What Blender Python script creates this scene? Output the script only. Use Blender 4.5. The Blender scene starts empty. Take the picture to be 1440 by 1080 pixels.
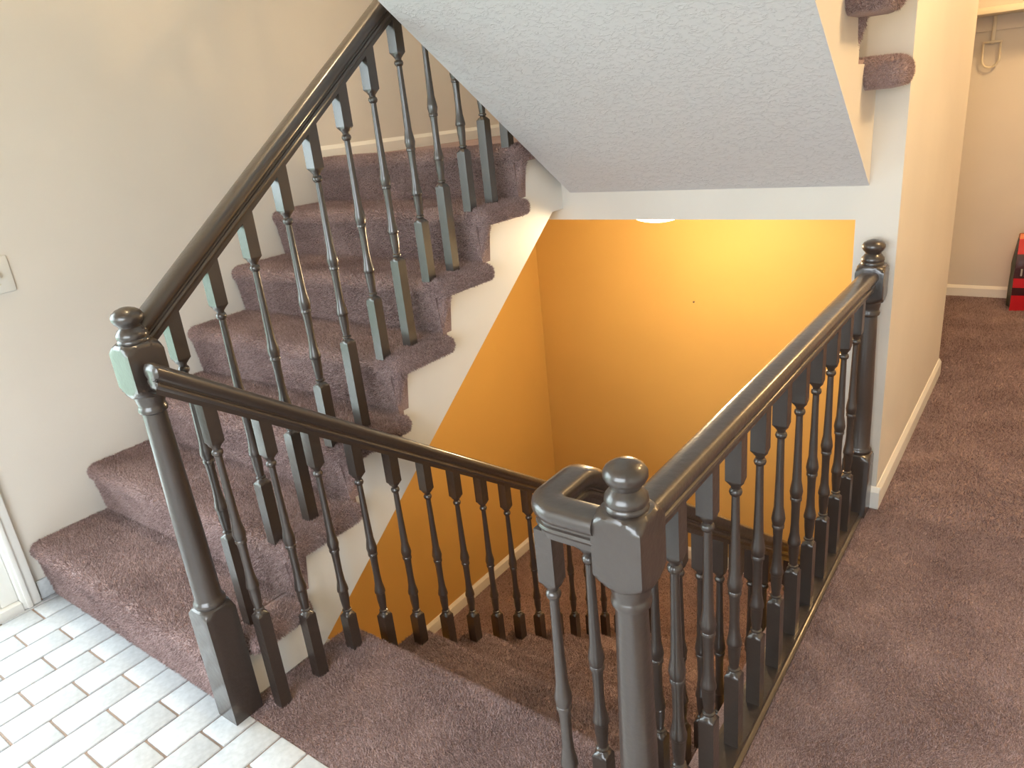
import bpy, bmesh, math, random
import numpy as np
from mathutils import Vector, Matrix

random.seed(7)
rng = np.random.default_rng(11)
scene = bpy.context.scene
COL = scene.collection

# ------------------------------------------------------------------ camera
cam_d = bpy.data.cameras.new('camera')
cam = bpy.data.objects.new('camera', cam_d)
COL.objects.link(cam)
FPX = 1025.95
RIGHT = Vector((0.80584, 0.58396, -0.09784)).normalized()
DOWN = Vector((0.13120, -0.33674, -0.93242))
FWD = RIGHT.cross(DOWN).normalized()
DOWN = FWD.cross(RIGHT).normalized()
cam.matrix_world = Matrix((
    (RIGHT.x, -DOWN.x, -FWD.x, 0.0),
    (RIGHT.y, -DOWN.y, -FWD.y, 0.0),
    (RIGHT.z, -DOWN.z, -FWD.z, 1.5),
    (0, 0, 0, 1)))
cam_d.sensor_width = 36.0
cam_d.lens = FPX * 36.0 / 1440.0
cam_d.clip_start = 0.05
scene.camera = cam

# ------------------------------------------------------------------ sky, window light, exposure
world = bpy.data.worlds.new('sky')
scene.world = world
world.use_nodes = True
bg = world.node_tree.nodes['Background']
bg.inputs[0].default_value = (0.86, 0.93, 1.0, 1)
bg.inputs[1].default_value = 8.0


def area(name, loc, rot, sx, sy, power, color, portal=False):
    l = bpy.data.lights.new(name, 'AREA')
    l.shape = 'RECTANGLE'
    l.size, l.size_y = sx, sy
    l.energy = power
    l.color = color
    if portal:
        l.cycles.is_portal = True
    o = bpy.data.objects.new(name, l)
    COL.objects.link(o)
    o.location = loc
    o.rotation_euler = rot
    return o


PI = math.pi
area('door_daylight', (-2.95, -0.33, 1.05), (0, -PI / 2, 0), 1.95, 1.9, 1, (1, 1, 1), True)
area('window_daylight', (-0.45, -1.47, 1.35), (PI / 2, 0, 0), 2.3, 1.6, 1, (1, 1, 1), True)

scene.view_settings.view_transform = 'Standard'
scene.view_settings.look = 'None'
scene.view_settings.gamma = 1.0
scene.view_settings.use_curve_mapping = False
scene.view_settings.exposure = 0.35

# ------------------------------------------------------------------ materials
def newmat(name):
    m = bpy.data.materials.new(name)
    m.use_nodes = True
    nt = m.node_tree
    return m, nt, nt.nodes['Principled BSDF']


def paint(name, col, rough=0.6, bump=0.02, scale=180.0, var=0.03, coat=0.0, spec=0.5, detail=3):
    m, nt, b = newmat(name)
    tc = nt.nodes.new('ShaderNodeTexCoord')
    n = nt.nodes.new('ShaderNodeTexNoise')
    n.inputs['Scale'].default_value = scale
    n.inputs['Detail'].default_value = detail
    nt.links.new(tc.outputs['Object'], n.inputs['Vector'])
    n2 = nt.nodes.new('ShaderNodeTexNoise')
    n2.inputs['Scale'].default_value = 2.3
    n2.inputs['Detail'].default_value = 4
    nt.links.new(tc.outputs['Object'], n2.inputs['Vector'])
    r = nt.nodes.new('ShaderNodeValToRGB')
    r.color_ramp.elements[0].position = 0.3
    r.color_ramp.elements[1].position = 0.7
    r.color_ramp.elements[0].color = tuple(c * (1 - var) for c in col) + (1,)
    r.color_ramp.elements[1].color = tuple(min(1, c * (1 + var)) for c in col) + (1,)
    nt.links.new(n2.outputs['Fac'], r.inputs['Fac'])
    nt.links.new(r.outputs['Color'], b.inputs['Base Color'])
    bm = nt.nodes.new('ShaderNodeBump')
    bm.inputs['Strength'].default_value = bump
    bm.inputs['Distance'].default_value = 0.01
    nt.links.new(n.outputs['Fac'], bm.inputs['Height'])
    nt.links.new(bm.outputs['Normal'], b.inputs['Normal'])
    b.inputs['Roughness'].default_value = rough
    b.inputs['Specular IOR Level'].default_value = spec
    b.inputs['Coat Weight'].default_value = coat
    b.inputs['Coat Roughness'].default_value = 0.16
    b.inputs['Coat IOR'].default_value = 1.6
    return m


M = {}
M['wall'] = paint('cream_wall_paint', (0.71, 0.665, 0.60), 0.75, 0.05, 240)
M['yellow'] = paint('golden_yellow_paint', (0.64, 0.395, 0.115), 0.55, 0.06, 260)
M['white'] = paint('white_trim_paint', (0.84, 0.83, 0.79), 0.4, 0.03, 120)
M['rail'] = paint('dark_umber_gloss_paint', (0.036, 0.0255, 0.0205), 0.40, 0.12, 60, 0.12, 0.7)
M['plastic'] = paint('almond_plastic', (0.78, 0.76, 0.70), 0.35, 0.0)
M['concrete'] = paint('pale_concrete', (0.62, 0.62, 0.60), 0.8, 0.2, 60)
M['grass'] = paint('lawn_green', (0.25, 0.34, 0.245), 0.9, 0.4, 90, 0.25)
M['metal'] = paint('white_enamel_metal', (0.72, 0.66, 0.52), 0.35, 0.0)
M['nail'] = paint('steel_nail', (0.12, 0.09, 0.06), 0.4, 0.0)

# soffit: knock-down textured plaster
def soffit_mat():
    m, nt, b = newmat('textured_white_plaster')
    tc = nt.nodes.new('ShaderNodeTexCoord')
    mp = nt.nodes.new('ShaderNodeMapping')
    mp.inputs['Scale'].default_value = (1.0, 1.5, 1.5)
    nt.links.new(tc.outputs['Object'], mp.inputs['Vector'])
    n = nt.nodes.new('ShaderNodeTexNoise')
    n.inputs['Scale'].default_value = 42
    n.inputs['Detail'].default_value = 5
    n.inputs['Roughness'].default_value = 0.62
    n.inputs['Distortion'].default_value = 1.2
    nt.links.new(mp.outputs['Vector'], n.inputs['Vector'])
    r = nt.nodes.new('ShaderNodeValToRGB')
    r.color_ramp.elements[0].position = 0.50
    r.color_ramp.elements[1].position = 0.66
    nt.links.new(n.outputs['Fac'], r.inputs['Fac'])
    bm = nt.nodes.new('ShaderNodeBump')
    bm.inputs['Strength'].default_value = 0.38
    bm.inputs['Distance'].default_value = 0.006
    nt.links.new(r.outputs['Color'], bm.inputs['Height'])
    nt.links.new(bm.outputs['Normal'], b.inputs['Normal'])
    b.inputs['Base Color'].default_value = (0.69, 0.68, 0.69, 1)
    b.inputs['Roughness'].default_value = 0.7
    return m


M['soffit'] = soffit_mat()


def carpet_mat():
    m, nt, b = newmat('brown_mauve_carpet')
    at = nt.nodes.new('ShaderNodeAttribute')
    at.attribute_name = 'tuft'
    tc = nt.nodes.new('ShaderNodeTexCoord')
    n = nt.nodes.new('ShaderNodeTexNoise')
    n.inputs['Scale'].default_value = 320
    n.inputs['Detail'].default_value = 3
    nt.links.new(tc.outputs['Object'], n.inputs['Vector'])
    n2 = nt.nodes.new('ShaderNodeTexNoise')
    n2.inputs['Scale'].default_value = 5.0
    n2.inputs['Detail'].default_value = 4
    nt.links.new(tc.outputs['Object'], n2.inputs['Vector'])
    add = nt.nodes.new('ShaderNodeMath')
    add.operation = 'ADD'
    nt.links.new(n.outputs['Fac'], add.inputs[0])
    nt.links.new(at.outputs['Fac'], add.inputs[1])
    a2 = nt.nodes.new('ShaderNodeMath')
    a2.operation = 'MULTIPLY_ADD'
    nt.links.new(n2.outputs['Fac'], a2.inputs[0])
    a2.inputs[1].default_value = 0.5
    nt.links.new(add.outputs[0], a2.inputs[2])
    r = nt.nodes.new('ShaderNodeValToRGB')
    e = r.color_ramp.elements
    e[0].position = 0.27
    e[1].position = 0.71
    e[0].color = (0.155, 0.093, 0.084, 1)
    e[1].color = (0.660, 0.495, 0.475, 1)
    dv = nt.nodes.new('ShaderNodeMath')
    dv.operation = 'MULTIPLY'
    dv.inputs[1].default_value = 0.5
    nt.links.new(a2.outputs[0], dv.inputs[0])
    nt.links.new(dv.outputs[0], r.inputs['Fac'])
    nt.links.new(r.outputs['Color'], b.inputs['Base Color'])
    bm = nt.nodes.new('ShaderNodeBump')
    bm.inputs['Strength'].default_value = 0.6
    bm.inputs['Distance'].default_value = 0.004
    nt.links.new(n.outputs['Fac'], bm.inputs['Height'])
    nt.links.new(bm.outputs['Normal'], b.inputs['Normal'])
    b.inputs['Roughness'].default_value = 0.85
    b.inputs['Specular IOR Level'].default_value = 0.25
    b.inputs['Sheen Weight'].default_value = 0.6
    b.inputs['Sheen Roughness'].default_value = 0.45
    b.inputs['Sheen Tint'].default_value = (0.75, 0.62, 0.62, 1)
    return m


M['carpet'] = carpet_mat()


def tile_mat():
    m, nt, b = newmat('white_glazed_tile')
    tc = nt.nodes.new('ShaderNodeTexCoord')
    oi = nt.nodes.new('ShaderNodeObjectInfo')
    n = nt.nodes.new('ShaderNodeTexNoise')
    n.inputs['Scale'].default_value = 70
    n.inputs['Detail'].default_value = 5
    nt.links.new(tc.outputs['Object'], n.inputs['Vector'])
    r = nt.nodes.new('ShaderNodeValToRGB')
    r.color_ramp.elements[0].position = 0.3
    r.color_ramp.elements[1].position = 0.65
    r.color_ramp.elements[0].color = (0.50, 0.525, 0.545, 1)
    r.color_ramp.elements[1].color = (0.60, 0.625, 0.65, 1)
    nt.links.new(n.outputs['Fac'], r.inputs['Fac'])
    mx = nt.nodes.new('ShaderNodeMix')
    mx.data_type = 'RGBA'
    mx.blend_type = 'MULTIPLY'
    mx.inputs['Factor'].default_value = 1.0
    mr = nt.nodes.new('ShaderNodeMapRange')
    mr.inputs['To Min'].default_value = 0.93
    mr.inputs['To Max'].default_value = 1.0
    nt.links.new(oi.outputs['Random'], mr.inputs['Value'])
    nt.links.new(r.outputs['Color'], mx.inputs['A'])
    nt.links.new(mr.outputs['Result'], mx.inputs['B'])
    nt.links.new(mx.outputs['Result'], b.inputs['Base Color'])
    bm = nt.nodes.new('ShaderNodeBump')
    bm.inputs['Strength'].default_value = 0.08
    bm.inputs['Distance'].default_value = 0.004
    nt.links.new(n.outputs['Fac'], bm.inputs['Height'])
    nt.links.new(bm.outputs['Normal'], b.inputs['Normal'])
    b.inputs['Roughness'].default_value = 0.32
    return m


M['tile'] = tile_mat()
M['grout'] = paint('brown_grout', (0.36, 0.27, 0.22), 0.9, 0.3, 200, 0.2)


def glass_mat():
    m, nt, b = newmat('clear_glass')
    out = nt.nodes['Material Output']
    tr = nt.nodes.new('ShaderNodeBsdfTransparent')
    tr.inputs['Color'].default_value = (0.93, 0.97, 0.96, 1)
    gl = nt.nodes.new('ShaderNodeBsdfGlossy')
    gl.inputs['Roughness'].default_value = 0.02
    mx = nt.nodes.new('ShaderNodeMixShader')
    mx.inputs[0].default_value = 0.06
    nt.links.new(tr.outputs[0], mx.inputs[1])
    nt.links.new(gl.outputs[0], mx.inputs[2])
    nt.links.new(mx.outputs[0], out.inputs['Surface'])
    return m


M['glass'] = glass_mat()


def emit_mat(name, col, strength):
    m, nt, b = newmat(name)
    b.inputs['Base Color'].default_value = (0.9, 0.88, 0.8, 1)
    b.inputs['Emission Color'].default_value = col + (1,)
    b.inputs['Emission Strength'].default_value = strength
    return m


M['lampglass'] = emit_mat('lit_opal_glass', (1.0, 0.80, 0.48), 5.0)

# ------------------------------------------------------------------ helpers
def tag(o, label=None, cat=None, group=None, kind=None):
    if label:
        o['label'] = label
    if cat:
        o['category'] = cat
    if group:
        o['group'] = group
    if kind:
        o['kind'] = kind
    return o


def link(name, me, mat=None, parent=None, loc=None):
    o = bpy.data.objects.new(name, me)
    COL.objects.link(o)
    if mat is not None and me is not None and not me.materials:
        me.materials.append(M[mat])
    if loc is not None:
        o.location = loc
    if parent is not None:
        o.parent = parent
    return o


def empty(name, loc=(0, 0, 0)):
    o = bpy.data.objects.new(name, None)
    o.empty_display_size = 0.1
    COL.objects.link(o)
    o.location = loc
    return o


def finish(bm, name, smooth=None, off=None):
    if off is not None:
        bmesh.ops.translate(bm, verts=bm.verts, vec=-Vector(off))
    bmesh.ops.recalc_face_normals(bm, faces=bm.faces)
    me = bpy.data.meshes.new(name)
    bm.to_mesh(me)
    bm.free()
    if smooth is not None:
        for p in me.polygons:
            p.use_smooth = True
        me.set_sharp_from_angle(angle=math.radians(smooth))
    return me


def add_box(bm, x0, x1, y0, y1, z0, z1, bevel=0.0, seg=2):
    vs = [bm.verts.new((x, y, z)) for x in (x0, x1) for y in (y0, y1) for z in (z0, z1)]
    fs = [(0, 1, 3, 2), (4, 6, 7, 5), (0, 4, 5, 1), (2, 3, 7, 6), (0, 2, 6, 4), (1, 5, 7, 3)]
    faces = [bm.faces.new([vs[i] for i in f]) for f in fs]
    if bevel:
        es = list({e for f in faces for e in f.edges})
        bmesh.ops.bevel(bm, geom=es, offset=bevel, segments=seg, profile=0.5, affect='EDGES')
    return vs


def box(name, x0, x1, y0, y1, z0, z1, mat, parent=None, bevel=0.0, seg=2, loc=None):
    bm = bmesh.new()
    add_box(bm, x0, x1, y0, y1, z0, z1, bevel, seg)
    me = finish(bm, name, 40 if bevel else None)
    return link(name, me, mat, parent, loc)


def add_prism_x(bm, poly, x0, x1):
    """extrude a (y, z) polygon along x"""
    a = [bm.verts.new((x0, y, z)) for y, z in poly]
    b = [bm.verts.new((x1, y, z)) for y, z in poly]
    n = len(poly)
    bm.faces.new(a)
    bm.faces.new(b[::-1])
    for i in range(n):
        j = (i + 1) % n
        bm.faces.new((a[i], b[i], b[j], a[j]))


def prism_x(name, poly, x0, x1, mat, parent=None, smooth=None):
    bm = bmesh.new()
    add_prism_x(bm, poly, x0, x1)
    bm.normal_update()
    bmesh.ops.triangulate(bm, faces=[f for f in bm.faces if len(f.verts) > 4], ngon_method='EAR_CLIP')
    return link(name, finish(bm, name, smooth), mat, parent)


def structure(o):
    o['kind'] = 'structure'
    return o


def add_rings(bm, rings, n, cx=0, cy=0, half=None):
    """turned wood: rings of (z, r); the section is the square of half-width `half` cut by a circle r"""
    prev = None
    for z, r in rings:
        vs = []
        for i in range(n):
            a = 2 * math.pi * (i + 0.0) / n + math.pi / 4
            ca, sa = math.cos(a), math.sin(a)
            rr = r
            if half is not None:
                rr = min(r, half / max(abs(ca), abs(sa)))
            vs.append(bm.verts.new((cx + rr * ca, cy + rr * sa, z)))
        if prev is None:
            bm.faces.new(vs[::-1])
        else:
            for i in range(n):
                j = (i + 1) % n
                bm.faces.new((prev[i], prev[j], vs[j], vs[i]))
        prev = vs
    bm.faces.new(prev)


def sweep(bm, pts, prof, scale=None):
    """sweep a closed profile (side, up) along a polyline"""
    P = [Vector(p) for p in pts]
    n = len(prof)
    rows = []
    for i, p in enumerate(P):
        t0 = (P[i] - P[i - 1]).normalized() if i > 0 else None
        t1 = (P[i + 1] - P[i]).normalized() if i < len(P) - 1 else None
        t = (t0 + t1).normalized() if t0 and t1 else (t0 or t1)
        side = Vector((t.y, -t.x, 0)).normalized()
        up = side.cross(t).normalized()
        k = 1.0
        ks = 1.0
        if t0 and t1:
            c = max(0.5, t.dot(t1))
            h0 = Vector((t0.x, t0.y, 0)).normalized()
            h1 = Vector((t1.x, t1.y, 0)).normalized()
            ch = math.sqrt(max(0.25, (1 + h0.dot(h1)) / 2))
            ks = 1 / ch
            k = 1 / c if ch > 0.9999 else 1.0
        sc = scale[i] if scale else 1.0
        rows.append([bm.verts.new(p + side * (s * ks * sc) + up * ((-0.033 + (u + 0.033) * sc) * k)) for s, u in prof])
    for a, b in zip(rows, rows[1:]):
        for i in range(n):
            j = (i + 1) % n
            bm.faces.new((a[i], a[j], b[j], b[i]))
    bm.faces.new(rows[0][::-1])
    bm.faces.new(rows[-1])


def vnoise(p, f, seed):
    """cheap smooth vector noise on points"""
    r = np.random.default_rng(seed)
    out = np.zeros((len(p), 3))
    for k in range(5):
        w = r.normal(size=(3, 3)) * f
        ph = r.uniform(0, 6.28, 3)
        out += np.sin(p @ w.T + ph)
    return out / 2.6


def pile(parent, density, length=0.0095, width=0.0026, keep=None, seed=0):
    """short tufts standing on a carpeted mesh, as one part"""
    me = parent.data
    me.calc_loop_triangles()
    nv = len(me.vertices)
    co = np.empty(nv * 3)
    me.vertices.foreach_get('co', co)
    co = co.reshape(-1, 3)
    nt = len(me.loop_triangles)
    tri = np.empty(nt * 3, dtype=np.int64)
    me.loop_triangles.foreach_get('vertices', tri)
    tri = tri.reshape(-1, 3)
    a, b, c = co[tri[:, 0]], co[tri[:, 1]], co[tri[:, 2]]
    nr = np.cross(b - a, c - a)
    ar = np.linalg.norm(nr, axis=1) / 2
    nr = nr / np.maximum(ar[:, None] * 2, 1e-12)
    if keep is not None:
        ar = ar * keep((a + b + c) / 3, nr)
    tot = ar.sum()
    n = int(tot * density)
    if n < 10:
        return None
    g = np.random.default_rng(seed + 5)
    idx = g.choice(nt, n, p=ar / tot)
    u = g.random(n)
    v = g.random(n)
    s = u + v > 1
    u[s], v[s] = 1 - u[s], 1 - v[s]
    p = a[idx] + u[:, None] * (b - a)[idx] + v[:, None] * (c - a)[idx]
    nn = nr[idx]
    lean = vnoise(p, 6.0, 3) * 0.30 + vnoise(p, 28.0, 9) * 0.25 + g.normal(size=(n, 3)) * 0.38
    d = nn * 0.9 + lean
    d -= np.minimum(0, (d * nn).sum(1) - 0.25)[:, None] * nn
    d /= np.linalg.norm(d, axis=1)[:, None]
    w = np.cross(d, g.normal(size=(n, 3)))
    w /= np.maximum(np.linalg.norm(w, axis=1), 1e-6)[:, None]
    L = length * g.uniform(0.7, 1.25, n)[:, None]
    p = p - nn * 0.001
    V = np.empty((n, 3, 3))
    V[:, 0] = p - w * width / 2
    V[:, 1] = p + w * width / 2
    V[:, 2] = p + d * L
    m = bpy.data.meshes.new('carpet_pile')
    m.vertices.add(n * 3)
    m.vertices.foreach_set('co', V.reshape(-1))
    m.loops.add(n * 3)
    m.loops.foreach_set('vertex_index', np.arange(n * 3))
    m.polygons.add(n)
    m.polygons.foreach_set('loop_start', np.arange(n) * 3)
    m.update(calc_edges=True)
    at = m.attributes.new('tuft', 'FLOAT', 'POINT')
    at.data.foreach_set('value', np.repeat(g.uniform(-0.15, 0.45, n), 3))
    o = link('carpet_pile', m, 'carpet', parent)
    o['kind'] = 'stuff'
    return o


# ------------------------------------------------------------------ main measures
XL = -2.84          # left wall
XS = -1.69          # outer face of the stringer of the first flight
YH = 2.632          # header and end of the hall wall
XJ = -0.55          # edge of the hall floor
XR = -0.42          # hall face of the hall wall
YB = 4.05           # golden back wall
ZB = -1.50          # lower floor
RISE, RUN, NOSE1 = 0.194, 0.261, 0.725
TOP = lambda k: 0.023 + RISE * k
NOSE = lambda k: NOSE1 + RUN * (k - 1)
LRISE, LRUN, LN0 = 0.1875, 0.263, 1.192
CY = 0.766          # where tile meets carpet

# ------------------------------------------------------------------ shell
# left wall: cream above the flight, golden below, opening for the glass door
mid = lambda y: 0.743 * y - 0.562
up_poly = [(0.70, 0.0), (0.80, mid(0.80)), (2.50, mid(2.50)), (YB + 0.1, mid(2.50)), (YB + 0.1, 5.0), (0.70, 5.0)]
structure(prism_x('wall_left', up_poly, XL - 0.12, XL, 'wall'))
lo_poly = [(0.70, ZB), (YB + 0.1, ZB), (YB + 0.1, mid(2.50)), (2.50, mid(2.50)), (0.80, mid(0.80)), (0.70, 0.0)]
structure(prism_x('wall_left_lower', lo_poly, XL - 0.12, XL, 'yellow'))
bm = bmesh.new()
add_box(bm, XL - 0.12, XL, -1.6, 0.70, 2.10, 5.0)
add_box(bm, XL - 0.12, XL, -1.6, -1.35, -0.1, 2.10)
structure(link('wall_left_door', finish(bm, 'w'), 'wall'))

structure(box('wall_back', XL, XJ, YB, YB + 0.1, ZB, 1.30, 'yellow'))
structure(box('wall_back_upper', XL, XJ, YB, YB + 0.1, 1.30, 5.0, 'wall'))
structure(box('wall_header', XL + 0.001, XJ, YH, YH + 0.12, 1.055, 1.36, 'wall'))
structure(box('wall_hall', XJ, XR, YH, YB + 0.1, -0.02, 5.0, 'wall'))
structure(box('wall_stairwell_right', XJ, XJ + 0.13, 1.25, YB, ZB, -0.021, 'yellow'))
structure(box('wall_stairwell_front', XL, XJ, 1.02, 1.10, ZB, -0.05, 'yellow'))
structure(box('ceiling_lower', XL, XJ, YH + 0.12, YB, 1.058, 1.10, 'wall'))
bm = bmesh.new()
add_box(bm, XL, XS - 0.035, NOSE(7) + 0.12, YH + 0.12, 1.20, 1.372)
add_box(bm, XL, XJ, YH + 0.121, YB, 1.20, 1.372)
structure(link('floor_upper_landing', finish(bm, 'f'), 'carpet'))
# hall, far room, foyer
structure(box('wall_far', -2.2, 1.6, 5.79, 5.9, -0.1, 2.6, 'wall'))
structure(box('wall_far_left', -2.3, -2.2, YB + 0.1, 5.9, -0.1, 2.6, 'wall'))
structure(box('wall_right', 1.5, 1.6, -1.6, 5.79, -0.1, 2.6, 'wall'))
bm = bmesh.new()
add_box(bm, XL, 1.6, -1.60, -1.50, -0.1, 0.55)
add_box(bm, XL, 1.6, -1.60, -1.50, 2.15, 5.0)
add_box(bm, XL, -1.60, -1.60, -1.50, 0.55, 2.15)
add_box(bm, 0.70, 1.6, -1.60, -1.50, 0.55, 2.15)
structure(link('wall_front', finish(bm, 'w'), 'wall'))
structure(box('ceiling_hall', XR, 1.6, -1.6, 5.9, 2.55, 2.65, 'wall'))
structure(box('ceiling_far', -2.3, XR, YB + 0.1, 5.9, 2.55, 2.65, 'wall'))
structure(box('ceiling_upper', XL, 1.6, -1.6, YB + 0.1, 5.0, 5.1, 'wall'))
structure(box('wall_upper_right', 1.5, 1.6, -1.6, 5.79, 2.65, 5.0, 'wall'))

# floors
tile_floor = structure(box('floor', XL, 1.5, -1.5, CY, -0.10, -0.006, 'grout'))
hall_floor = structure(box('floor_hall', XJ, 1.5, CY, 5.79, -0.10, -0.004, 'carpet'))
far_floor = structure(box('floor_far', -2.2, XJ, YB + 0.1, 5.79, -0.10, -0.004, 'carpet'))
landing_poly = [(CY, -0.004)]
for i in range(7):
    a = PI / 2 * (1 - i / 6)
    landing_poly.append((LN0 - 0.03 + 0.03 * math.cos(a), -0.034 + 0.03 * math.sin(a)))
landing_poly += [(LN0 - 0.03, -0.19), (LN0 - 0.06, -0.19), (LN0 - 0.10, -0.06), (CY, -0.06)]
landing = structure(prism_x('floor_landing', landing_poly, XS, XJ, 'carpet', None, 40))
lower_floor = structure(box('floor_lower', XL, XJ, 1.10, YB, ZB - 0.1, ZB, 'carpet'))
structure(box('floor_understair', XL, XS, CY, 1.10, -0.10, -0.006, 'concrete'))  # unseen slab added to stop outside light leaking in below the stairs
ext = structure(box('floor_patio', -4.2, XL - 0.13, -4.0, 3.0, -0.16, -0.05, 'concrete'))
structure(box('floor_lawn', -16.0, -4.2, -12.0, 12.0, -0.22, -0.12, 'grass'))
structure(box('floor_lawn_front', -4.2, 14.0, -16.0, -1.60, -0.22, -0.12, 'grass'))

# tiles: running bond, rows along Y
TP, TL = 0.1085, 0.2115
bm = bmesh.new()
add_box(bm, -TP / 2 + 0.0035, TP / 2 - 0.0035, -TL / 2 + 0.0035, TL / 2 - 0.0035, -0.006, 0.004, 0.0028, 2)
tile_me = finish(bm, 'tile', 50)
tile_me.materials.append(M['tile'])


def cut_tile(dx0, dx1, dy0, dy1):
    b = bmesh.new()
    add_box(b, dx0, dx1, dy0, dy1, -0.006, 0.004, 0.0028, 2)
    m = finish(b, 'tile', 50)
    m.materials.append(M['tile'])
    return m


for i in range(-1, 26):
    x0 = -2.805 + TP * i - 0.002
    base = 0.659 if i % 2 == 0 else 0.559
    for j in range(-5, 2):
        y0 = base + TL * j
        y1 = y0 + TL
        xa, xb, ya, yb = x0, x0 + TP, y0, y1
        xa = max(xa, XL)
        yb = min(yb, CY + 0.003)
        if xb - xa < 0.02 or yb - ya < 0.02:
            continue
        cx, cy = x0 + TP / 2, y0 + TL / 2
        if xa > x0 + 1e-6 or yb < y1 - 1e-6:
            me = cut_tile(xa - cx + 0.0035, TP / 2 - 0.0035, -TL / 2 + 0.0035, yb - cy - 0.0035)
        else:
            me = tile_me
        t = link('tile', me, None, tile_floor, (cx, cy, -0.0045 + random.uniform(-.0005, .0005)))
        t.rotation_euler = (random.uniform(-.003, .003), random.uniform(-.004, .004), 0)
# the rest of the foyer, out of sight behind the camera
rest = box('tile_field', -2.8, 1.5, -1.5, -0.61, -0.006, 0.0, 'tile', tile_floor)
rest['kind'] = 'stuff'

# base tiles along the left wall
for y0, y1 in ((0.705, 0.80),):
    structure(box('baseboard_left', XL, XL + 0.010, y0, y1, 0.0, 0.075, 'tile', None, 0.003))

# baseboards
def baseboard_y(name, x0, y0, y1, z, out, h=0.085, t=0.014, mat='white'):
    """runs along Y on a wall face at x0; out = +1/-1"""
    p = [(0, 0), (t, 0), (t, h - 0.018), (t * 0.75, h - 0.012), (t * 0.45, h - 0.004), (t * 0.3, h), (0, h)]
    b = bmesh.new()
    A = [b.verts.new((x0 + out * u, y0, z + v)) for u, v in p]
    B = [b.verts.new((x0 + out * u, y1, z + v)) for u, v in p]
    b.faces.new(A)
    b.faces.new(B[::-1])
    for i in range(len(p)):
        j = (i + 1) % len(p)
        b.faces.new((A[i], A[j], B[j], B[i]))
    return structure(link(name, finish(b, name), mat))


def baseboard_x(name, y0, x0, x1, z, out, h=0.085, t=0.014, mat='white'):
    p = [(0, 0), (t, 0), (t, h - 0.018), (t * 0.75, h - 0.012), (t * 0.45, h - 0.004), (t * 0.3, h), (0, h)]
    b = bmesh.new()
    A = [b.verts.new((x0, y0 + out * u, z + v)) for u, v in p]
    B = [b.verts.new((x1, y0 + out * u, z + v)) for u, v in p]
    b.faces.new(A)
    b.faces.new(B[::-1])
    for i in range(len(p)):
        j = (i + 1) % len(p)
        b.faces.new((A[i], A[j], B[j], B[i]))
    return structure(link(name, finish(b, name), mat))


baseboard_y('baseboard_hall', XR, YH + 0.0005, YB + 0.1, 0.0, 1)
baseboard_x('baseboard_hall_end', YH, XR - 0.045, XR + 0.014, 0.0, -1)
baseboard_x('baseboard_far', 5.79, -2.2, 1.5, 0.0, -1, 0.075)
baseboard_y('baseboard_lower_left', XL, 1.1, YB, ZB, 1, 0.085, 0.016)
baseboard_x('baseboard_lower_back', YB, XL, XJ, ZB, -1, 0.085, 0.016)
baseboard_y('baseboard_upper_left', XL, NOSE(7) + 0.03, YB, TOP(7) - 0.01, 1, 0.066)

# ------------------------------------------------------------------ glass door in the left wall
door = structure(empty('door_1', (XL, -0.33, 0)))
def dbox(name, y0, y1, z0, z1, x0, x1, mat, parent=None, bv=0.004):
    o = box(name, x0, x1, y0 + 0.33, y1 + 0.33, z0, z1, mat, parent or door, bv)
    return o
for ya, yb in ((0.640, 0.700), (-1.36, -1.30)):
    dbox('casing', ya, yb, 0.0, 2.12, -0.02, 0.020, 'white')
    dbox('casing_bead', min(ya, yb) + 0.012, max(ya, yb) - 0.030, 0.0, 2.10, 0.0, 0.028, 'white')
dbox('casing', -1.36, 0.70, 2.05, 2.12, -0.02, 0.018, 'white')
dbox('sill', -1.36, 0.64, -0.004, 0.035, -0.12, 0.025, 'white')
for ya, yb in ((0.585, 0.640), (-0.37, -0.31), (-1.30, -1.245)):
    dbox('stile', ya, yb, 0.035, 2.05, -0.10, -0.002, 'white')
for za, zb in ((0.035, 0.105), (1.98, 2.05)):
    for ya, yb in ((-0.31, 0.585), (-1.245, -0.37)):
        dbox('door_rail', ya, yb, za, zb, -0.10, -0.006, 'white')
for ya, yb in ((-0.31, 0.585), (-1.245, -0.37)):
    dbox('pane', ya, yb, 0.105, 1.98, -0.060, -0.054, 'glass', None, 0.0)
    dbox('glazing_bead', yb - 0.014, yb, 0.105, 1.98, -0.052, -0.012, 'white')
    dbox('glazing_bead', ya, yb - 0.014, 0.105, 0.119, -0.052, -0.012, 'white')

# ------------------------------------------------------------------ carpeted flights
def step_profile(rise, run, sgn, y, z):
    pts = [(run + 0.05, 0.0), (0.045, 0.0)]
    for i in range(9):
        a = PI / 2 + (PI * 0.80) * i / 8
        pts.append((0.032 + 0.032 * math.cos(a), -0.030 + 0.030 * math.sin(a)))
    pts += [(0.030, -rise), (0.075, -rise), (0.095, -0.06), (run + 0.05, -0.05)]
    return [(y + sgn * u, z + v) for u, v in pts]


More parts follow.
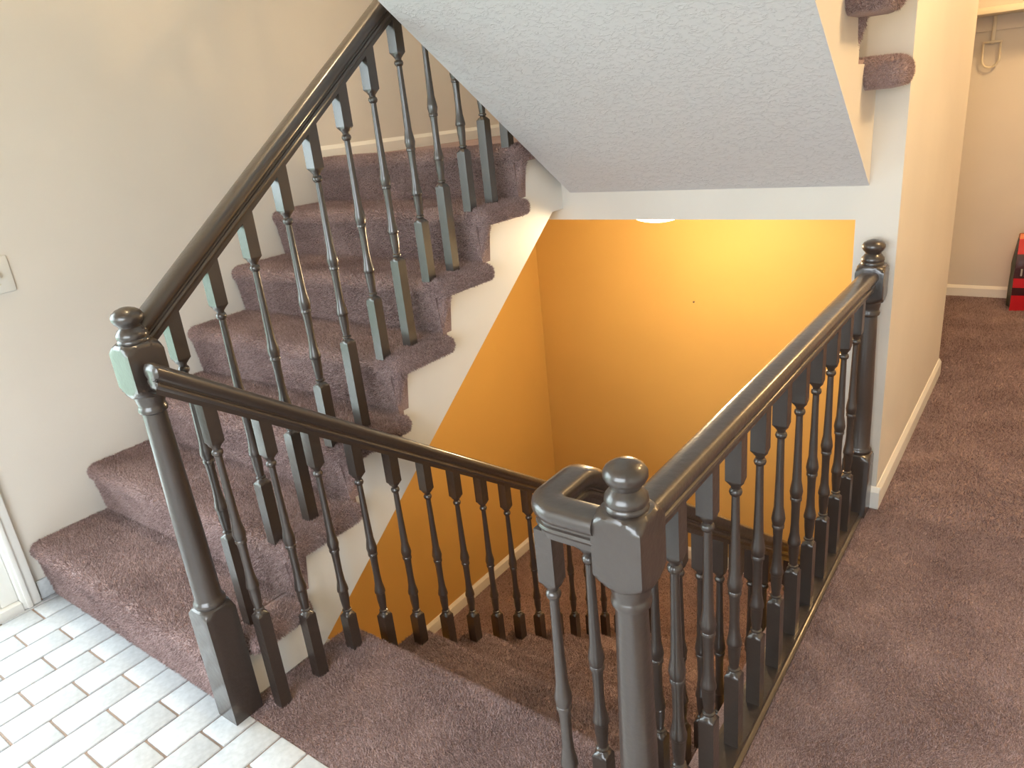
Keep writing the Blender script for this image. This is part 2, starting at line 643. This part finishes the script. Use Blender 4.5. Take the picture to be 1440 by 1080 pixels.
def make_step(parent, y, z, sgn, x0, x1, rise, run, ret=None, density=90000, seed=0, wrap=True, name='step', retu=(0.0, 0.225), keep=None):
    """ret = (xa, xb): carpet-wrapped tread end running out over the stringer"""
    bm = bmesh.new()
    prof = step_profile(rise, run, sgn, y, z)
    nx = 14
    rows = []
    for k in range(nx + 1):
        x = x0 + (x1 - x0) * k / nx
        rows.append([bm.verts.new((x, a, b)) for a, b in prof])
    n = len(prof)
    for r0, r1 in zip(rows, rows[1:]):
        for i in range(n):
            j = (i + 1) % n
            bm.faces.new((r0[i], r1[i], r1[j], r0[j]))
    bm.faces.new(rows[0])
    bm.faces.new(rows[-1][::-1])
    if ret:
        u0, u1 = retu
        th = ret[2]
        ya, yb = sorted((y + sgn * u0, y + sgn * u1))
        add_box(bm, ret[0], ret[1], ya, yb, z - th, z + 0.001, min(th * 0.48, 0.040), 5)
        if wrap:
            vs = add_box(bm, ret[0], ret[0] + 0.01, 0, 1, 0, 1)
            xo = x1 + 0.036
            xi = x1 - 0.004
            co = []
            for ix in (0, 1):
                for iy in (0, 1):
                    for iz in (0, 1):
                        ztop = iz == 1
                        xx = ret[0] if ix == 0 else (xo if ztop else xi)
                        uu = (0.026 if iy == 0 else (0.075 if ztop else 0.055))
                        co.append((xx, y + sgn * uu, z - 0.03 if ztop else z - rise + 0.004))
            for v, c in zip(vs, co):
                v.co = c
            es = list({e for v in vs for e in v.link_edges})
            bmesh.ops.bevel(bm, geom=es, offset=0.012, segments=3, profile=0.5, affect='EDGES')
    bm.normal_update()
    bmesh.ops.triangulate(bm, faces=[f for f in bm.faces if len(f.verts) > 4], ngon_method='EAR_CLIP')
    me = finish(bm, name, 50)
    o = link(name, me, 'carpet', parent)

    def kp(c, nr):
        k = (nr[:, 2] > -0.75) & ((sgn * nr[:, 1] < 0.6) | (c[:, 0] > x1 + 0.01)) & (nr[:, 0] > -0.7)
        k &= (sgn * (c[:, 1] - y) < run + 0.045)
        k &= ~((nr[:, 0] > 0.3) & (c[:, 0] < x1 + 0.012))
        if keep is not None:
            k &= keep(c, nr)
        return k.astype(float)
    if density:
        pile(o, density, seed=seed, keep=kp)
    return o


# first flight, up along the left wall
fl1 = empty('staircase', (-2.2, 1.5, 0))
fl1.location = (0, 0, 0)
tag(fl1, 'carpeted flight climbing beside the cream wall from the tile to the upper landing', 'staircase')
for k in range(1, 8):
    xr = XS + 0.003 if k > 1 else -1.742
    ret = (XS - 0.05, -1.634 if k < 7 else -1.655, 0.062)
    retu = (0.0, 0.30) if k > 1 else (0.092, 0.31)
    make_step(fl1, NOSE(k), TOP(k), 1, XL + 0.001, xr, RISE if k > 1 else TOP(1) + 0.003, RUN if k < 7 else 0.10,
              ret, 140000 if k <= 4 else 120000, k, k > 1, retu=retu)
# fill of step 1 behind the newel
box('step_end', -1.745, XS - 0.02, 0.815, NOSE(2) + 0.05, 0.0, TOP(1) - 0.002, 'carpet', fl1, 0.006)
# stringer of the first flight
low = lambda y: 0.746 * (y - 1.075)
zz = [(0.815, 0.001), (0.815, TOP(1) - 0.04)]
for k in range(2, 8):
    zz.append((NOSE(k) + 0.046, TOP(k - 1) - (0.012 if k > 2 else 0.04)))
    zz.append((NOSE(k) + 0.046, TOP(k) - 0.012))
zz += [(YH, TOP(7) - 0.03), (YH, 1.10), (1.075 + 1.10 / 0.746, 1.10), (1.075, 0.001)]
prism_x('stringer', zz, XS - 0.03, XS, 'white', fl1)
# unseen sloped underside of the first flight, added to block light
prism_x('underside', [(1.075, 0.0), (1.075 + 1.055 / 0.746, 1.055), (1.075 + 1.055 / 0.746, 1.09), (1.075, 0.035)], XL + 0.001, XS - 0.03, 'white', fl1)

# second flight, turning back over the stairwell towards the foyer
fl2 = empty('staircase')
tag(fl2, 'upper flight with textured white soffit turning back over the golden stairwell', 'staircase')
X2L, X2R = -1.65, -0.515
sof = lambda y: 1.162 + 0.701 * (2.635 - y)
Y2 = 0.70
prism_x('soffit', [(2.631, sof(2.631)), (Y2, sof(Y2)), (Y2, sof(Y2) + 0.006), (2.631, sof(2.631) + 0.006)], X2L, X2R, 'soffit', fl2)
N2 = lambda k: 2.672 - RUN * (k - 1)
T2 = lambda k: TOP(7) + 0.19 * k - 0.03
top2 = [(2.631, T2(1) - 0.012)]
for k in range(1, 8):
    if k > 1:
        top2.append((N2(k) - 0.036, T2(k - 1) - 0.012))
        top2.append((N2(k) - 0.036, T2(k) - 0.012))
top2 += [(Y2, T2(7) - 0.03), (Y2, sof(Y2) + 0.006), (2.631, sof(2.631) + 0.006)]
prism_x('stringer', top2, X2R - 0.03, X2R, 'wall', fl2)
prism_x('stringer', top2, X2L, X2L + 0.03, 'wall', fl2)
for k in range(1, 8):
    make_step(fl2, N2(k) if k > 1 else 2.625, T2(k), -1, X2L - 0.02, X2R - 0.005, 0.19 if k > 1 else 0.08, RUN,
              (X2R - 0.05, -0.408, 0.085), 90000 if k <= 3 else 0, 40 + k, k > 1,
              retu=(0.0, 0.225) if k > 1 else (0.0, 0.18))

# flight down to the lower floor
fl3 = empty('staircase')
tag(fl3, 'carpeted flight going down between railings to the lower floor', 'staircase')
for n in range(1, 8):
    y = LN0 + LRUN * n
    make_step(fl3, y, -LRISE * n, -1, XS + 0.03, XJ - 0.012, LRISE, LRUN, None, 110000 if n < 5 else 50000, 80 + n, False)
sk = [(LN0 - 0.03, -0.19)]
for n in range(1, 8):
    sk += [(LN0 + LRUN * n - 0.05, -LRISE * n - 0.02), (LN0 + LRUN * n - 0.05, -LRISE * (n + 1) - 0.02)]
sk[-1] = (LN0 + LRUN * 7 - 0.05, ZB)
sk += [(LN0 - 0.03, ZB)]
prism_x('side_panel', sk, XS + 0.034, XS + 0.06, 'white', fl3)

# pile on the flat floors
pile(landing, 150000, seed=200, keep=lambda c, n: ((n[:, 2] > 0.3) | (n[:, 1] > 0.5)).astype(float))


def flat_pile(parent, x0, x1, y0, y1, z, density, seed, length=0.011, width=0.0028):
    me = bpy.data.meshes.new('tmp')
    me.from_pydata([(x0, y0, z), (x1, y0, z), (x1, y1, z), (x0, y1, z)], [], [(0, 1, 2, 3)])
    tmp = bpy.data.objects.new('tmp', me)
    o = pile(tmp, density, length, width, None, seed)
    bpy.data.objects.remove(tmp)
    bpy.data.meshes.remove(me)
    o.parent = parent
    return o


flat_pile(hall_floor, -0.455, 0.45, CY, 2.62, -0.004, 130000, 210, 0.0095, 0.0026)
flat_pile(hall_floor, -0.405, 0.45, 2.62, 5.77, -0.004, 45000, 211, 0.012, 0.004)
flat_pile(far_floor, -0.95, XJ, YB + 0.11, 5.77, -0.004, 45000, 213, 0.012, 0.004)
flat_pile(hall_floor, XJ, -0.405, YB + 0.11, 5.77, -0.004, 45000, 214, 0.012, 0.004)
flat_pile(lower_floor, XL + 0.02, XJ - 0.02, 2.0, YB - 0.02, ZB, 30000, 212, 0.012, 0.004)

# ------------------------------------------------------------------ railings
RAILP = []
_half = [(0.0, 0.0), (0.014, -0.0008), (0.0225, -0.0035), (0.0280, -0.009), (0.0298, -0.018), (0.0280, -0.027), (0.023, -0.033),
         (0.0195, -0.036), (0.0195, -0.040), (0.023, -0.042), (0.0245, -0.047), (0.0225, -0.052), (0.0185, -0.055), (0.0175, -0.066)]
RAILP = _half + [(-s, u) for s, u in _half[::-1][:-1]]


def handrail(parent, pts, scale=None):
    bm = bmesh.new()
    sweep(bm, pts, RAILP, scale)
    return link('handrail', finish(bm, 'handrail', 35), 'rail', parent)


BH = 0.0172
TURN = [(0.000, 0.0300), (0.0005, 0.0243), (0.008, 0.0170), (0.012, 0.0110), (0.014, 0.0100), (0.017, 0.0138), (0.021, 0.0140), (0.024, 0.0105), (0.030, 0.0112),
        (0.060, 0.0140), (0.085, 0.0146), (0.087, 0.0150), (0.090, 0.0172), (0.096, 0.0172), (0.104, 0.0158), (0.124, 0.0124), (0.155, 0.0108), (0.205, 0.0112), (0.226, 0.0126),
        (0.228, 0.0150), (0.235, 0.0152), (0.237, 0.0140), (0.241, 0.0150), (0.254, 0.0172), (0.266, 0.0156), (0.288, 0.0120), (0.380, 0.0098), (0.470, 0.0086),
        (0.477, 0.0088), (0.480, 0.0122), (0.486, 0.0142), (0.492, 0.0128), (0.495, 0.0098), (0.500, 0.0105), (0.508, 0.0170), (0.516, 0.0243), (0.5165, 0.0300)]


def baluster(parent, x, y, z0, zt, z1, slope=0.0):
    """square foot from z0, turned part up from zt, square head up to z1 (top cut to the rail slope)"""
    bm = bmesh.new()
    rings = [(0.0, 0.03)] + [(zt - z0 + u, r) for u, r in TURN] + [(z1 - z0, 0.03)]
    add_rings(bm, rings, 16, 0, 0, BH)
    if slope:
        for v in bm.verts:
            if v.co.z > z1 - z0 - 1e-4:
                v.co.z += slope * v.co.y
    return link('baluster', finish(bm, 'baluster', 38), 'rail', parent, (x, y, z0))


def newel(parent, x, y, z0, plinth, blk0, blk1, name='newel_post'):
    h = 0.0432
    R2 = 0.0625
    sh = blk0 - plinth
    rings = [(0, R2), (plinth - 0.012, R2), (plinth, 0.0525), (plinth + 0.006, 0.046), (plinth + 0.010, 0.039), (plinth + 0.015, 0.041),
             (plinth + 0.022, 0.041), (plinth + 0.028, 0.037), (plinth + 0.034, 0.0345), (plinth + sh * 0.35, 0.0335), (plinth + sh * 0.7, 0.0295),
             (blk0 - 0.058, 0.0272), (blk0 - 0.052, 0.0272), (blk0 - 0.048, 0.0325), (blk0 - 0.040, 0.0340), (blk0 - 0.034, 0.0315), (blk0 - 0.030, 0.0305),
             (blk0 - 0.018, 0.0335), (blk0 - 0.006, 0.0345), (blk0 - 0.004, 0.0410), (blk0 + 0.002, 0.0480), (blk0 + 0.010, 0.0560), (blk0 + 0.019, R2),
             (blk1 - 0.016, R2), (blk1 - 0.006, 0.0560), (blk1 + 0.002, 0.0480), (blk1 + 0.007, 0.0400)]
    bm = bmesh.new()
    add_rings(bm, rings, 48, 0, 0, h)
    o = link(name, finish(bm, name, 40), 'rail', parent, (x, y, z0))
    b = blk1 + 0.005
    cap = [(b, 0.034), (b + 0.004, 0.0355), (b + 0.009, 0.0345), (b + 0.011, 0.0330), (b + 0.016, 0.0350), (b + 0.024, 0.0340), (b + 0.032, 0.0280),
           (b + 0.037, 0.0235), (b + 0.042, 0.0250), (b + 0.048, 0.0310), (b + 0.056, 0.0350), (b + 0.064, 0.0350), (b + 0.072, 0.0305), (b + 0.078, 0.0220), (b + 0.082, 0.0110), (b + 0.0835, 0.002)]
    bm = bmesh.new()
    add_rings(bm, cap, 32)
    c = link('finial', finish(bm, 'finial', 50), 'rail', o)
    return o


# railing of the first flight
r1 = empty('stair_railing')
tag(r1, 'dark railing rising along the cream wall from the foyer newel', 'railing')
XA, YA = -1.686, 0.766
newel(r1, XA, YA, 0.0, 0.355, 0.968, 1.085)
XU = -1.712
SU = 0.755
ur = lambda y: 1.137 + SU * (y - 0.796)
handrail(r1, [(XU, 0.782, ur(0.782)), (XU, 2.30, ur(2.30))])
for k in range(1, 7):
    for du in (0.024, 0.152):
        y = NOSE(k) + du
        if y < 0.83:
            continue
        r = ur(y)
        baluster(r1, XU, y, TOP(k) - 0.004, r - 0.082 - 0.100 - 0.520, r - 0.078, SU)
y = NOSE(7) + 0.024
baluster(r1, XU, y, TOP(7) - 0.004, ur(y) - 0.702, ur(y) - 0.078, SU)

# left railing of the flight going down
r2 = empty('stair_railing')
tag(r2, 'dark railing descending from the side of the foyer newel to the lower floor', 'railing')
XD = -1.602
SD = -0.695
dr = lambda y: 1.064 + SD * (y - 0.74)
YE = 3.03
handrail(r2, [(XD, y, dr(max(y, 0.755))) for y in (0.7385, 0.7405, 0.746, 0.755)] + [(XD, YE, dr(YE))],
         [0.55, 0.82, 1, 1, 1])


def tread_z(y):
    if y < LN0 - 0.005:
        return 0.0
    n = int(math.floor((y - LN0) / LRUN + 1e-6)) + 1
    return -LRISE * n


for i in range(17):
    y = 0.848 + 0.1355 * i
    r = dr(y)
    z0 = tread_z(y) - 0.004
    baluster(r2, XD, y, z0, r - 0.082 - 0.085 - 0.520, r - 0.076, SD)
newel(r2, XD, YE + 0.04, ZB, 0.16, 0.80, 0.93)

# guard rail along the hall
r3 = empty('guard_railing')
tag(r3, 'dark guard railing between two newels along the hall carpet', 'railing')
XG = -0.478
YB1, YC = 0.872, 2.578
newel(r3, XG - 0.005, YB1, 0.0, 0.235, 0.784, 0.907)
newel(r3, XG, YC, 0.0, 0.235, 0.800, 0.915)
GT = 0.905
handrail(r3, [(XG, YB1 + 0.040, GT), (XG, YC - 0.040, GT)])
bm = bmesh.new()
sp = [(0.040, 0.0), (0.040, 0.006), (0.036, 0.009), (0.030, 0.010), (0.028, 0.018), (-0.028, 0.018), (-0.030, 0.010), (-0.040, 0.006), (-0.040, 0.0)]
sweep(bm, [(XG - 0.005, YB1 + 0.04, 0.0), (XG - 0.005, YC - 0.04, 0.0)], sp)
link('shoe_rail', finish(bm, 'shoe_rail', 30), 'rail', r3)
for i in range(10):
    y = 1.027 + 0.1535 * i
    baluster(r3, XG, y, 0.017, 0.222, GT - 0.064)

# right railing of the flight going down, with its level turn at the newel
r4 = empty('stair_railing')
tag(r4, 'dark railing looping off the hall newel and descending along the hall floor edge', 'railing')
XQ = -0.633
ZQ = 0.905
YQ = 0.853
pts = [(XG - 0.044, YQ, ZQ), (XQ + 0.034, YQ, ZQ)]
for i in range(1, 8):
    a = PI / 2 * i / 8
    pts.append((XQ + 0.034 - 0.034 * math.sin(a), YQ + 0.034 - 0.034 * math.cos(a), ZQ))
pts.append((XQ, YQ + 0.034, ZQ))
SQ = -0.705
Y0 = 0.985
for i in range(5):
    pts.append((XQ, Y0 - 0.03 + 0.015 * i, ZQ + SQ * 0.5 * (0.015 * i) ** 2 / 0.06))
qz = lambda y: pts[12][2] + SQ * (y - pts[12][1]) if False else (ZQ - 0.0212 + SQ * (y - (Y0 + 0.03)))
pts = [p for p in pts if True]
pts.append((XQ, YE, qz(YE)))
handrail(r4, pts)
for i in range(17):
    y = 0.857 + 0.1315 * i
    z0 = tread_z(y) - 0.004
    if y < Y0:
        baluster(r4, XQ, y + 0.008, z0, 0.905 - 0.687, 0.905 - 0.064)
    else:
        r = qz(y)
        baluster(r4, XQ, y, z0, r - 0.687, r - 0.074, SQ)
newel(r4, XQ, YE + 0.04, ZB, 0.16, 0.80, 0.93)

# ------------------------------------------------------------------ fixtures and small things
def dome_light(loc, label, power, col, rad=0.16, group=None):
    e = empty('ceiling_light', loc)
    tag(e, label, 'ceiling light', group)
    bm = bmesh.new()
    add_rings(bm, [(-0.025, rad * 1.02), (-0.02, rad * 1.06), (0.0, rad * 1.06)], 40)
    link('base_ring', finish(bm, 'base_ring', 40), 'metal', e)
    bm = bmesh.new()
    rg = []
    for i in range(10):
        a = PI / 2 * i / 9
        rg.append((-0.022 - 0.078 * math.cos(a), max(0.002, rad * math.sin(a))))
    add_rings(bm, rg, 40)
    link('glass_dome', finish(bm, 'glass_dome', 60), 'lampglass', e)
    l = bpy.data.lights.new('lamp_bulb', 'POINT')
    l.energy = power
    l.color = col
    l.shadow_soft_size = 0.10
    lo = bpy.data.objects.new('lamp_bulb', l)
    COL.objects.link(lo)
    lo.location = (0, 0, -0.20)
    lo.parent = e
    return e


dome_light((-1.50, 3.15, 1.058), 'lit opal dome light on the ceiling below the header', 36, (1.0, 0.74, 0.42))
dome_light((0.45, 2.6, 2.55), 'lit opal dome light on the hall ceiling', 38, (1.0, 0.66, 0.31))
dome_light((0.1, 4.75, 2.55), 'lit opal dome light on the far room ceiling', 34, (1.0, 0.62, 0.27))
dome_light((-1.9, 1.3, 5.0), 'lit opal dome light on the high ceiling above the stairs', 90, (1.0, 0.76, 0.46))

# light switch on the left wall
sw = empty('light_switch', (XL, 0.915, 1.158))
tag(sw, 'almond light switch plate on the cream wall above the stairs', 'light switch')
box('plate', 0.0, 0.007, -0.045, 0.045, -0.060, 0.060, 'plastic', sw, 0.004)
box('toggle', 0.005, 0.020, -0.005, 0.005, -0.011, 0.013, 'plastic', sw, 0.002)
for s in (-1, 1):
    box('screw', 0.006, 0.0085, -0.003, 0.003, s * 0.03 - 0.003, s * 0.03 + 0.003, 'metal', sw, 0.001)

# nail in the golden back wall
bm = bmesh.new()
add_rings(bm, [(-0.004, 0.003), (0.010, 0.003), (0.0105, 0.006), (0.013, 0.006)], 10)
me = finish(bm, 'wall_nail', 40)
nail = link('wall_nail', me, 'nail', None, (-1.715, YB, 0.328))
nail.rotation_euler = (PI / 2, 0, 0)
tag(nail, 'small nail left in the golden back wall', 'nail')

# closet shelf with its bracket
sh = empty('closet_shelf', (-0.4, 5.79, 1.76))
tag(sh, 'cream wall shelf high on the far wall beyond the hall', 'shelf')
box('shelf_board', -1.4, 1.2, -0.30, 0.0, 0.0, 0.035, 'metal', sh, 0.003)
box('cleat', -1.4, 1.2, -0.018, 0.0, -0.085, 0.0, 'wall', sh, 0.002)
br = empty('rod_bracket', (-0.485, 5.79, 1.76))
tag(br, 'pale rod bracket hooked under the wall shelf', 'bracket')
box('bracket_plate', -0.010, 0.010, -0.030, -0.019, -0.16, -0.001, 'metal', br, 0.002)
bm = bmesh.new()
pp = []
for i in range(13):
    a = -PI * i / 12
    pp.append((0.045 * math.cos(a) , -0.040, -0.245 + 0.050 * math.sin(a)))
pp = [(0.045, -0.040, -0.15)] + pp + [(-0.045, -0.040, -0.15)]
circ = [(0.006 * math.cos(2 * PI * i / 8), 0.006 * math.sin(2 * PI * i / 8)) for i in range(8)]
P = [Vector(p) for p in pp]
rows = []
for i, p in enumerate(P):
    t = (P[min(i + 1, len(P) - 1)] - P[max(i - 1, 0)]).normalized()
    s = Vector((0, 1, 0))
    u = t.cross(s)
    rows.append([bm.verts.new(p + s * a + u * b) for a, b in circ])
for r0, r1_ in zip(rows, rows[1:]):
    for i in range(8):
        j = (i + 1) % 8
        bm.faces.new((r0[i], r0[j], r1_[j], r1_[i]))
bm.faces.new(rows[0][::-1])
bm.faces.new(rows[-1])
link('hook', finish(bm, 'hook', 40), 'metal', br)
box('hook_bar', -0.050, 0.050, -0.046, -0.028, -0.155, -0.143, 'metal', br, 0.002)

# red bag on the far carpet
def bag_mats():
    for n, c in (('bag_red', (0.55, 0.012, 0.02)), ('bag_dark', (0.05, 0.008, 0.010)), ('bag_green', (0.055, 0.075, 0.045)),
                 ('bag_orange', (0.75, 0.22, 0.08)), ('bag_grey', (0.45, 0.42, 0.40))):
        M[n] = paint(n, c, 0.3, 0.35, 22, 0.15)


bag_mats()
bag = empty('paper_bag', (-0.195, 5.47, 0.0))
bag.rotation_euler = (0, 0, math.radians(12))
tag(bag, 'red and black printed bag standing on the far carpet against the wall', 'bag')
W, Dp, H = 0.31, 0.13, 0.48


def bag_ring(z):
    k = max(0.0, (z - 0.30) / (H - 0.30))
    pin = 1 - 0.80 * k ** 1.3
    bul = 0.012 * math.sin(PI * min(1, z / 0.40))
    y0 = Dp / 2 - Dp / 2 * pin
    y1 = Dp / 2 + Dp / 2 * pin
    dx = 0.012 * k
    return [(dx, y0), (W * 0.33, y0 - bul), (W * 0.66, y0 - bul), (W - dx, y0), (W - dx + 0.004 - 0.025 * (1 - k), (y0 + y1) / 2), (W - dx, y1), (W * 0.5, y1 + bul * 0.5), (dx, y1), (dx + 0.020 * (1 - k), (y0 + y1) / 2)]


def bag_part(name, z0, z1, cols, mat, grow=0.0):
    bm = bmesh.new()
    zs = [z0 + (z1 - z0) * i / 8 for i in range(9)]
    R_ = [[bm.verts.new((x + random.uniform(-.0015, .0015), y - grow, z)) for x, y in bag_ring(z)] for z in zs]
    n = 9
    for a, b in zip(R_, R_[1:]):
        for i in cols:
            bm.faces.new((a[i], a[(i + 1) % n], b[(i + 1) % n], b[i]))
    bmesh.ops.delete(bm, geom=[v for v in bm.verts if not v.link_faces], context='VERTS')
    me = finish(bm, name, 60)
    return link(name, me, mat, bag)


random.seed(3)
bag_part('front_panel', 0.0, 0.10, (0, 1, 2), 'bag_red')
bag_part('front_panel', 0.10, 0.15, (0, 1, 2), 'bag_dark')
bag_part('front_panel', 0.15, 0.21, (0, 1, 2), 'bag_red')
bag_part('front_panel', 0.21, 0.36, (0, 1, 2), 'bag_dark')
bag_part('front_panel', 0.36, 0.45, (0, 1, 2), 'bag_red')
bag_part('bag_top', 0.45, H, (0, 1, 2, 3, 4, 5, 6, 7, 8), 'bag_orange')
bag_part('back_panel', 0.0, 0.45, (5, 6), 'bag_red')
bag_part('side_gusset', 0.0, 0.45, (7, 8), 'bag_green')
bag_part('side_gusset', 0.0, 0.45, (3, 4), 'bag_green')
# the visible ends of the grey lettering
for x in (0.030, 0.052, 0.066, 0.088):
    box('letter_stroke', x, x + 0.009, -0.016, -0.008, 0.228, 0.272, 'bag_grey', bag)
box('letter_stroke', 0.052, 0.075, -0.016, -0.008, 0.222, 0.231, 'bag_grey', bag)
